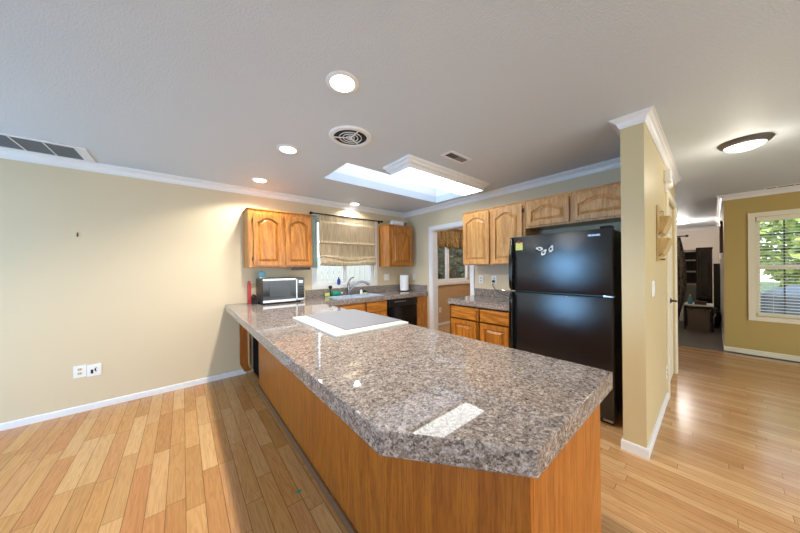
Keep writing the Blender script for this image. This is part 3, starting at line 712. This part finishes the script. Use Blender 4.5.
b = B(); b.box(fx-.003, fx-.0005, 1.268, 1.340, 1.52, 1.60); o = b.build('sticky_note', 'note', None, False, (fx, 1.30, 1.56)); tag(o, 'yellow-green paper note pinned to the freezer door', 'note')
b = B(); b.lathe([(.013, -.004), (.014, -.010), (.010, -.016)], (fx, 1.302, 1.605), 'x', 16); o = b.build('button_magnet', 'red', None, True, (fx, 1.302, 1.605)); tag(o, 'round red magnet holding the yellow note', 'magnet')

# ------------------------------------------------------------------ outlets, switches, wall things
def outlet(name, label, c, axis, holes='duplex', w=.075, h=.115, cat='outlet', group=None):
    """axis 'y-': on a wall whose face looks to -y; 'x-': on a wall looking to -x"""
    mp = (lambda u, v, q: (c[0]+u, c[1]-q, c[2]+v)) if axis == 'y-' else (lambda u, v, q: (c[0]-q, c[1]-u, c[2]+v))
    r = thing(name, label, cat, c, group)
    b = B(); b.poly([rect(-w/2, w/2, -h/2, h/2)], mp, 0, .006); soft(b.build('plate', 'plate', r), .003)
    if holes == 'duplex':
        for v in (-.02, .02):
            b = B(); b.poly([[(.016*math.cos(t), v+.014*math.sin(t)) for t in [2*PI*i/14 for i in range(14)]]], mp, .006, .009); s_ = b.build('socket', 'beigep', r)
            b = B()
            for u in (-.006, .006): b.poly([rect(u-.0015, u+.0015, v-.003, v+.006)], mp, .009, .0095)
            b.build('slot', 'dark', s_)
    elif holes == 'switch':
        for u in ((-.023, .023) if w > .1 else (0,)):
            b = B(); b.poly([rect(u-.016, u+.016, -.033, .033)], mp, .006, .010); soft(b.build('rocker', 'plate', r), .002)
    elif holes == 'jack':
        b = B(); b.poly([rect(-.022, -.006, -.03, .008)], mp, .006, .009); b.build('jack', 'blackm', r)
        b = B(); b.poly([[(.018+.016*math.cos(t), .004+.02*math.sin(t)) for t in [PI*.5+PI*i/10 for i in range(11)]]+[(.012, -.005), (.012, .012)]], mp, .006, .009); b.build('jack', 'blackm', r)
    return r
outlet('power_outlet', 'white duplex outlet low on the left wall, left of its twin plate', (-.769, YA-.0005, .390), 'y-', 'duplex', .082)
outlet('jack_plate', 'white plate with black jacks low on the left wall, right of the outlet', (-.678, YA-.0005, .381), 'y-', 'jack', .096)
outlet('power_outlet', 'white outlet on the back wall between the sink window and small cabinet', (2.925, YA-.0005, 1.176), 'y-', 'switch', .12, .115)
outlet('light_switch', 'single light switch near the kitchen corner beyond the paper towels', (XB-.0005, 3.643, 1.17), 'x-', 'switch', .075, .115, 'switch')
outlet('power_outlet', 'white outlet above the short counter, left of the one with a plug', (XB-.0005, 2.19, 1.165), 'x-')
outlet('power_outlet', 'white outlet above the short counter with the black cord plugged in', (XB-.0005, 1.98, 1.165), 'x-')
outlet('light_switch', 'double light switch on the partition below the letter rack', (2.80, YP-.0005, 1.165), 'y-', 'switch', .13, .12, 'switch')
outlet('power_outlet', 'low outlet on the partition just before the door casing', (3.66, YP-.0005, .29), 'y-')
outlet('power_outlet', 'low outlet on the tan dining wall left of the short counter', (4.46+.12, YD-.0005, .36), 'y-')
r = thing('wall_hook', 'tiny dark hook in the middle of the left wall', 'hook', (-.769, YA, 1.70))
b = B(); b.box(-.777, -.766, YA-.005, YA, 1.685, 1.725, .002); b.build('plate', 'bronze', r)
b = B(); b.tube([(-.772, YA-.004, 1.70), (-.772, YA-.016, 1.692), (-.772, YA-.022, 1.70)], .003, 6); b.build('prong', 'bronze', r)

# letter rack on the partition
r = thing('letter_rack', 'pine letter rack with two slanted pockets hung on the partition', 'letter rack', (3.17, YP, 1.38))
b = B(); b.box(3.04, 3.36, YP-.014, YP-.001, 1.38, 1.85, .004); b.build('back_board', 'holder', r)
for z in (1.42, 1.60):
    b = B()
    for x in (3.045, 3.343): b.poly([[(YP-.014, z), (YP-.03, z+.02), (YP-.075, z+.15), (YP-.014, z+.15)]], lambda u, v, w: (w, u, v), x, x+.012)
    b.poly([[(YP-.03, z+.02), (YP-.038, z+.016), (YP-.083, z+.146), (YP-.075, z+.15)]], lambda u, v, w: (w, u, v), 3.045, 3.355)
    b.poly([[(YP-.014, z), (YP-.014, z+.008), (YP-.03, z+.028), (YP-.035, z+.02)]], lambda u, v, w: (w, u, v), 3.045, 3.355)
    b.build('pocket', 'holder', r)
b = B()
for x in (3.10, 3.18, 3.26): b.tube([(x, YP-.012, 1.40), (x, YP-.03, 1.392), (x, YP-.036, 1.402)], .004, 6)
b.build('key_hooks', 'bronze', r)
r = thing('keys', 'bunch of keys and small white tag hung on the upper edge of the letter rack', 'keys', (3.12, YP-.03, 1.76))
b = B(); b.tube([(3.12, YP-.016+.0, 1.80), (3.12, YP-.04, 1.80)], .004, 6)
b.tube([(3.12+.016*math.cos(2*PI*i/14), YP-.036, 1.784+.016*math.sin(2*PI*i/14)) for i in range(15)], .002, 6); b.build('ring', 'steel', r)
b = B(); b.box(3.108, 3.120, YP-.042, YP-.038, 1.715, 1.772, .001); b.box(3.122, 3.134, YP-.036, YP-.032, 1.722, 1.772, .001); b.build('key', 'beigep', r)
r = thing('smoke_alarm', 'round white alarm high on the partition near the door casing', 'alarm', (3.93, YP, 2.20))
b = B(); b.lathe([(.055, 0), (.055, -.018), (.045, -.034), (.015, -.038)], (3.98, YP-.001, 2.21), 'y', 24); b.build('cover', 'plate', r, True)
r = thing('door_chime', 'small white sensor box left of the round alarm above the hall door', 'sensor', (3.66, YP, 2.19))
b = B(); b.box(3.60, 3.70, YP-.05, YP-.001, 2.15, 2.27, .008); b.build('housing', 'plate', r)
b = B(); b.box(3.625, 3.665, YP-.02, YP-.001, 2.06, 2.15, .003); b.build('bracket', 'plate', r)

# ------------------------------------------------------------------ ceiling fixtures
def can(x, y, label, power):
    r = thing('recessed_light', label, 'ceiling light', (x, y, H), 'recessed kitchen lights')
    b = B(); b.lathe([(.066, -.001), (.068, -.007), (.086, -.008), (.092, -.004), (.092, 0), (.066, 0)], (x, y, H), 'z', 36, False); b.build('trim_ring', 'white', r, True)
    b = B(); b.lathe([(.067, 0), (.066, -.009), (.05, -.014), (.02, -.016)], (x, y, H-.0005), 'z', 28); b.build('lens', 'lensw', r, True)
    l = bpy.data.lights.new('lamp', 'SPOT'); l.energy = power; l.spot_size = 2.6; l.spot_blend = .35; l.shadow_soft_size = .035; l.color = (1, .96, .89)
    o = bpy.data.objects.new('lamp', l); COL.objects.link(o); o.parent = r; o.location = (0, 0, -.03)
can(.711, 1.346, 'round recessed light nearest the camera, above the peninsula', 82)
can(.727, 2.398, 'middle one of the three recessed lights in line above the peninsula', 82)
can(.715, 3.43, 'recessed light near the back wall, farthest of the three in line', 44)
can(2.19, 3.765, 'recessed light close above the sink window', 14)
r = thing('ceiling_fan_vent', 'round white exhaust fan grille in the ceiling between lights and skylight', 'vent', (1.05, 1.864, H))
c = (1.05, 1.864, H)
b = B(); b.lathe([(.130, -.002), (.134, -.014), (.160, -.012), (.170, 0), (.130, 0)], c, 'z', 40, False); b.build('rim', 'white', r, True)
b = B(); b.lathe([(.132, 0), (.132, -.001), (.001, -.001)], c, 'z', 32); b.build('opening', 'blackm', r)
b = B()
for rr in (.034, .062, .090): b.lathe([(rr-.005, -.006), (rr-.005, -.011), (rr, -.012), (rr, -.006)], c, 'z', 32, False)
for k in range(3):
    a = 2*PI*k/3+.5; p = Vector((math.cos(a), math.sin(a), 0)); b.tube([Vector(c)+p*.015+Vector((0, 0, -.009)), Vector(c)+p*.132+Vector((0, 0, -.009))], .005, 6)
b.build('guard', 'white', r)
b = B(); b.lathe([(.016, -.004), (.016, -.014), (.008, -.016)], c, 'z', 20); b.build('hub', 'white', r)

r = thing('fluorescent_fixture', 'long white box ceiling light with glowing panel beside the skylight', 'ceiling light', (2.32, 2.015, H))
x0, x1, y0, y1 = 1.632, 3.005, 1.81, 2.222
prof = [(0, 0), (.004, -.02), (.02, -.03), (.028, -.05), (.05, -.06), (.056, -.085), (.062, -.09)]
b = B(); b.rings([[(x0+d, y0+d, H+z), (x1-d, y0+d, H+z), (x1-d, y1-d, H+z), (x0+d, y1-d, H+z)] for d, z in prof], True, False)
b.build('frame', 'white', r)
b = B(); d = .062; b.box(x0+d, x1-d, y0+d, y1-d, H-.090, H-.084); b.build('diffuser', 'tube', r)

r = thing('ceiling_register', 'small rectangular ceiling register near the right wall cabinets', 'vent', (2.04, 1.578, H))
b = B(); b.poly([rect(1.885, 2.20, 1.515, 1.64), rect(1.91, 2.175, 1.54, 1.615)], lambda u, v, w: (u, v, w), H-.006, H); b.build('frame', 'white', r)
b = B(); b.box(1.91, 2.04, 1.54, 1.615, H-.003, H-.001); b.build('open_louvre', 'blackm', r)
b = B(); b.box(2.045, 2.175, 1.54, 1.615, H-.004, H-.001); b.build('damper', 'grille', r)
b = B()
for k in range(9): b.box(1.915+.03*k, 1.918+.03*k, 1.54, 1.615, H-.007, H-.003)
b.build('louvres', 'grille', r)

r = thing('return_air_grille', 'long grey return-air grille in the ceiling along the left wall', 'vent', (-1.3, 3.64, H))
b = B(); gx0, gx1, gy0, gy1 = -2.05, -.632, 3.455, 3.828
hs = [rect(gx0+.03+.158*k*1.71/1.71, gx0+.03+.158*k+.146, gy0+.025, gy1-.02) for k in range(8)]
hs = [rect(gx0+.03+.166*k, gx0+.03+.166*k+.156, gy0+.022, gy1-.02) for k in range(8)]
b.poly([rect(gx0, gx1, gy0, gy1)]+hs, lambda u, v, w: (u, v, w), H-.008, H); b.build('frame', 'white', r)
b = B(); b.box(gx0+.02, gx1-.02, gy0+.015, gy1-.015, H-.003, H-.001); b.build('filter', 'grille', r)
b = B()
for k in range(16): b.box(gx0+.03, gx1-.05, gy0+.03+.0205*k, gy0+.033+.0205*k, H-.007, H-.003)
b.build('louvres', 'grille', r)

r = thing('flush_light', 'round flush dome ceiling light with grey rim in the hall', 'ceiling light', (3.745, -.18, H))
c = (3.745, -.18, H)
b = B(); b.lathe([(.150, 0), (.153, -.006), (.138, -.028), (.118, -.040), (.114, -.036), (.114, 0)], c, 'z', 44, False); b.build('rim', 'bronze', r, True)
b = B(); b.lathe([(.116, -.03), (.114, -.04), (.10, -.056), (.07, -.070), (.035, -.076), (.001, -.078)], c, 'z', 40, False); b.build('dome', 'dome', r, True)
l = bpy.data.lights.new('lamp', 'POINT'); l.energy = 4; l.shadow_soft_size = .1; l.color = (1, .90, .74)
o = bpy.data.objects.new('lamp', l); COL.objects.link(o); o.parent = r; o.location = (0, 0, -.2)
r = thing('ceiling_register', 'narrow dark slot register in the ceiling above the hall window', 'vent', (6.36, -.72, H))
b = B(); b.poly([rect(6.30, 6.41, -1.1, -.47), rect(6.32, 6.39, -1.08, -.49)], lambda u, v, w: (u, v, w), H-.006, H); b.build('frame', 'white', r)
b = B(); b.box(6.32, 6.39, -1.08, -.49, H-.003, H-.001); b.build('slot', 'dark', r)
b = B()
for k in range(4): b.box(6.32, 6.39, -1.0+.14*k, -.99+.14*k, H-.006, H-.002)
b.build('louvres', 'white', r)
r = thing('flush_light', 'small flush ceiling light far away in the back room', 'ceiling light', (9.6, .52, H))
b = B(); b.lathe([(.20, 0), (.20, -.02), (.17, -.04)], (9.6, .52, H), 'z', 28, False); b.build('rim', 'white', r, True)
b = B(); b.lathe([(.17, -.035), (.12, -.05), (.001, -.055)], (9.6, .52, H), 'z', 28, False); b.build('diffuser', 'dome', r, True)
l = bpy.data.lights.new('lamp', 'POINT'); l.energy = 28; l.shadow_soft_size = .1; l.color = (1, .95, .9)
o = bpy.data.objects.new('lamp', l); COL.objects.link(o); o.parent = r; o.location = (0, 0, -.15)

r = thing('flush_light', 'added out-of-view flush light brightening the dining room beyond the doorway', 'ceiling light', (4.9, 2.75, H))  # fitting and lamp invented out of view to brighten the dining room
b = B(); b.lathe([(.16, 0), (.16, -.02), (.14, -.035)], (4.9, 2.75, H), 'z', 28, False); b.build('rim', 'white', r, True)
b = B(); b.lathe([(.14, -.03), (.10, -.05), (.001, -.06)], (4.9, 2.75, H), 'z', 28, False); b.build('diffuser', 'dome', r, True)
l = bpy.data.lights.new('lamp', 'POINT'); l.energy = 30; l.shadow_soft_size = .1; l.color = (1, .95, .88)
o = bpy.data.objects.new('lamp', l); COL.objects.link(o); o.parent = r; o.location = (0, 0, -.2)

# ------------------------------------------------------------------ hall window blind
r = thing('window_blind', 'cream horizontal slat blind hanging in the hall window', 'blind', (XW-.02, -.91, 2.03))
bx = XW+.012
b = B(); b.box(XW-.012, XW+.035, -1.41, -.41, 1.965, 2.028, .004); b.build('headrail', 'cream', r)
b = B(); b.box(bx-.012, bx+.016, -1.405, -.415, .60, .632, .004); b.build('bottom_rail', 'cream', r)
b = B(); k = 0; z = .665
while z < 1.955:
    b.rings([[(bx-.012, y, z-.003), (bx+.002, y, z+.0022), (bx+.016, y, z+.004), (bx+.016, y, z+.0055), (bx+.002, y, z+.0037), (bx-.012, y, z-.0015)] for y in (-1.40, -.42)])
    z += .043
b.build('slats', 'blindm', r)
b = B()
for y in (-.55, -.91, -1.27): b.tube([(bx-.013, y, .62), (bx-.013, y, 1.97)], .0015, 5)
b.build('ladder_cord', 'cream', r)

# ------------------------------------------------------------------ dining room valance
def val(u, v):
    return (4.42+1.38*u, YD-.075-.022*math.sin(u*62)*(.5+.5*v), 2.235-.435*v+.016*v*math.sin(u*31+1)+.012*v*math.sin(u*77))
b = B(); b.grid(val, 120, 6); o = b.build('valance', 'valance', None, True, (5.1, YD-.07, 2.235)); m = o.modifiers.new('solid', 'SOLIDIFY'); m.thickness = .004
tag(o, 'brown and gold striped pleated valance over the dining room window', 'valance')
r = thing('valance_rod', 'thin dark rod carrying the brown valance in the dining room', 'curtain rod', (5.1, YD-.05, 2.24))
b = B(); b.tube([(4.40, YD-.075, 2.256), (5.82, YD-.075, 2.256)], .010, 8); b.build('pole', 'framew', r)
b = B(); b.box(4.40, 4.415, YD-.075, YD-.001, 2.248, 2.264); b.box(5.805, 5.82, YD-.075, YD-.001, 2.248, 2.264); b.build('bracket', 'framew', r)

# ------------------------------------------------------------------ far room
r = thing('hutch', 'dark wood entertainment hutch with open shelves against the far room wall', 'cabinet', (9.4, .25, 0))
hx0, hx1 = 9.2, 9.6
ya, yb, yc_ = .01, .245, .47
b = B(); t = .02
b.box(hx0, hx1, ya, ya+t, .004, 1.72); b.box(hx0, hx1, yb-t/2, yb+t/2, .004, 1.70); b.box(hx1-t, hx1, ya, yc_, .004, 1.70)
b.box(hx0, hx1, ya-.01, yb+.01, 1.70, 1.735, .004); b.build('carcass', 'darkwood', r)
b = B(); b.box(hx0, hx1, yc_-t, yc_, .004, 1.66); b.box(hx0, hx1, yb, yc_, 1.64, 1.67); 
b.build('side_shelf_frame', 'wallF', r)
for z in (1.43, 1.16, .86):
    b = B(); b.box(hx0, hx1-t, yb+.01, yc_-t, z, z+.03); b.build('shelf', 'wallF', r)
b = B(); b.box(hx0+.30, hx0+.31, yb+.01, yc_-t, .3, .86); b.build('backing', 'sinkm', r)
b = B(); b.box(hx0-.015, hx0, ya+.02, yb-.012, .55, 1.69, .003); dd = b.build('door', 'darkwood', r)
b = B(); b.box(hx0-.02, hx0-.014, ya+.06, yb-.06, .65, 1.62, .003); b.build('dark_glass', 'blackg', dd)
r = thing('side_table', 'low table with pale top and black crossed legs in the far room', 'table', (8.25, .2, .004))
b = B(); b.box(8.0, 8.5, .0, .39, .50, .525, .004); b.build('table_top', 'paper', r)
for y in (.012, .378):
    for x in (8.02, 8.48):
        b = B(); b.box(x-.012, x+.012, y-.012, y+.012, .0045, .50); b.build('leg', 'blackm', r)
b = B(); b.tube([(8.01, .02, .49), (8.01, .12, .42)], .008, 6); b.tube([(8.01, .37, .49), (8.01, .27, .42)], .008, 6); b.build('brace', 'blackm', r)
r = thing('storage_bin', 'taupe fabric storage bin standing under the far side table', 'bin', (8.24, .195, .005))
b = B(); b.rings([[(8.05+d, .04+d, z), (8.45-d, .04+d, z), (8.45-d, .35-d, z), (8.05+d, .35-d, z)] for d, z in ((.012, .005), (.0, .42), (.01, .42), (.02, .03))], True, True); soft(b.build('body', 'binf', r), .004)
b = B(); b.box(8.04, 8.46, .03, .36, .405, .44, .006); b.build('rim', 'binf', r)
r = thing('bottle', 'small blue spray bottle on the far side table', 'bottle', (8.12, .31, .525))
b = B(); b.lathe([(.03, 0), (.034, .01), (.034, .09), (.014, .13), (.012, .16)], (8.12, .31, .5255), 'z', 16); b.build('body', 'teal', r, True)
b = B(); b.box(8.07, 8.135, .30, .32, .685, .72, .004); b.build('trigger', 'plate', r)
r = thing('box', 'low dark box lying on the far side table', 'box', (8.15, .16, .525))
b = B(); b.box(8.08, 8.25, .09, .25, .5255, .575, .004); b.build('body', 'framew', r)
b = B(); b.box(8.075, 8.255, .085, .255, .575, .59, .004); b.build('lid', 'blackm', r)
r = thing('backpack', 'black bag slumped on the carpet against the far room wall', 'bag', (8.72, -.03, .004))
b = B(); b.sphere((8.72, -.035, .215), .21, (.9, .33, 1.0)); b.build('body', 'blackm', r, True)
b = B(); b.tube([(8.54, -.03, .30), (8.52, .0, .22), (8.54, .0, .10)], .010, 6); b.build('strap', 'plate', r)
r = thing('tower_speaker', 'tall slim black speaker standing right of the far hutch', 'speaker', (9.1, -.05, .004))
b = B(); b.box(9.02, 9.16, -.10, -.005, .0045, 1.36, .006); b.build('body', 'blackm', r)
b = B(); b.box(9.012, 9.021, -.093, -.013, .15, 1.33, .002); b.build('grille_cloth', 'blackp', r)
def dr_(u, v):
    y = .50+.42*u+.10*v*v*(1-u)*.5-.03*(1-v)*0; return (9.10+.035*math.sin(u*26+v*1.5), y-.10*math.sin(min(1, v)*PI)*(1-u)-.01, 2.0-1.98*v)
b = B(); b.grid(dr_, 40, 14); o = b.build('drape', 'drape', None, True, (9.1, .7, 2.0)); m = o.modifiers.new('solid', 'SOLIDIFY'); m.thickness = .006
tag(o, 'brown and cream patterned drape hanging at the left of the far room', 'curtain')
r = thing('curtain_rod', 'short dark rod with finial carrying the far room drape', 'curtain rod', (9.1, .8, 2.0))
b = B(); b.tube([(9.1, .40, 2.016), (9.1, 1.298, 2.016)], .014, 8); b.build('pole', 'blackm', r)
b = B(); b.sphere((9.1, .39, 2.016), .03); b.build('finial', 'blackm', r, True)
r = thing('picture_frame', 'dark wooden framed picture on the hall side wall seen edge-on', 'picture', (7.3, YH, 1.8))
b = B(); b.poly([rect(7.0, 7.75, 1.55, 2.08), rect(7.06, 7.69, 1.61, 2.02)], lambda u, v, w: (u, w, v), YH+.001, YH+.03); b.build('frame', 'framew', r)
b = B(); b.box(7.05, 7.70, YH+.001, YH+.012, 1.60, 2.03); b.build('picture', 'binf', r)

# ------------------------------------------------------------------ outdoors
b = B(); b.box(-30, 40, -30, 40, -.40, -.30); o = b.build('ground', 'grass'); o['kind'] = 'structure'; o['label'] = 'lawn around the house'
r = thing('fence', 'pale vertical board fence outside the sink window', 'fence', (3, 6.2, -.3))
b = B()
for k in range(44): b.box(-.6+.155*k, -.6+.155*k+.14, 6.2, 6.225, -.28, 1.62+.02*random.random())
b.build('boards', 'fence', r)
b = B(); b.box(-.6, 6.2, 6.225, 6.27, .1, .19); b.box(-.6, 6.2, 6.225, 6.27, 1.2, 1.29); b.build('rail', 'fence', r)
for k in range(4):
    b = B(); b.box(-.5+2.1*k, -.41+2.1*k, 6.27, 6.36, -.3, 1.65); b.build('post', 'fence', r)
def tree(name, label, c, rad, n, mat, trunk_h, sz, cat='tree'):
    r = thing(name, label, cat, c)
    b = B(); b.tube([(c[0], c[1], c[2]), (c[0]+.03, c[1], c[2]+trunk_h*.5), (c[0], c[1]+.03, c[2]+trunk_h)], [.11, .08, .04], 8); b.build('trunk', 'bark', r)
    t = bmesh.new(); rnd = random.Random(hash((round(c[0], 2), round(c[1], 2))) & 0xffff)
    for i in range(n):
        while True:
            p = Vector((rnd.uniform(-1, 1), rnd.uniform(-1, 1), rnd.uniform(-1, 1)))
            if .35 < p.length < 1: break
        p = Vector((p.x*rad[0]+c[0], p.y*rad[1]+c[1], p.z*rad[2]+c[2]+trunk_h))
        a = Vector((rnd.uniform(-1, 1), rnd.uniform(-1, 1), rnd.uniform(-.6, .6))).normalized(); q = a.orthogonal().normalized()
        s_ = sz*rnd.uniform(.6, 1.4)
        vv = [t.verts.new(p+a*s_), t.verts.new(p+q*s_*.5), t.verts.new(p-a*s_), t.verts.new(p-q*s_*.5)]; t.faces.new(vv)
    bb = B(); bb.bm.free(); bb.bm = t; bb.build('foliage', mat, r)
tree('hedge', 'dense dark green hedge outside the dining window', (8.9, 7.3, -.3), (2.6, .8, 2.0), 15000, 'leafdark', 1.6, .11, 'hedge')
tree('tree', 'yellow-green leafy tree seen through the hall window above the covered grill', (12.0, -2.6, -.3), (1.7, 2.0, 2.0), 6500, 'leafspring', 2.4, .12)
tree('tree', 'yellow-green leafy tree outside, farther right behind the hall window', (15.6, -5.2, -.3), (1.8, 1.9, 2.2), 2300, 'leafspring', 2.8, .11)
b = B(); b.box(6.7, 10.5, -5, -.30, -.30, -.05); o = b.build('patio', 'concrete'); o['kind'] = 'structure'; o['label'] = 'pale patio slab outside the hall window'
r = thing('covered_grill', 'barbecue grill under a blue-grey cover on the patio outside the hall window', 'grill', (8.1, -.95, -.05))
def gr(u, v):
    a = 2*PI*u; k = v
    sx = .30*(1 if k < .62 else max(.05, math.cos((k-.62)/.38*PI/2*.95))); sy = .46*(1 if k < .62 else max(.25, math.cos((k-.62)/.38*PI/2*.8)))
    cx = math.copysign(abs(math.cos(a))**.55, math.cos(a)); cs = math.copysign(abs(math.sin(a))**.55, math.sin(a))
    fl = .02*math.sin(a*9)*(1-k)
    return (8.1+cx*(sx+fl), -1.02+cs*(sy+fl), .44+.53*v if v > .001 else .44)
b = B(); b.grid(gr, 48, 16); b.build('cover', 'cover', r, True)
for y in (-1.35, -.70):
    for x in (7.9, 8.3):
        b = B(); b.box(x-.02, x+.02, y-.02, y+.02, -.05, .5); b.build('leg', 'plate', r)
b = B(); b.poly([[(.526+.018*math.cos(t), 1.618+.009*math.sin(t)) for t in [2*PI*i/10 for i in range(10)]]], lambda u, v, w: (u, v, w), .0005, .003); o = b.build('leaf', 'green', None, False, (.526, 1.618, 0)); tag(o, 'tiny green leaf on the shaded floor beside the peninsula', 'leaf')
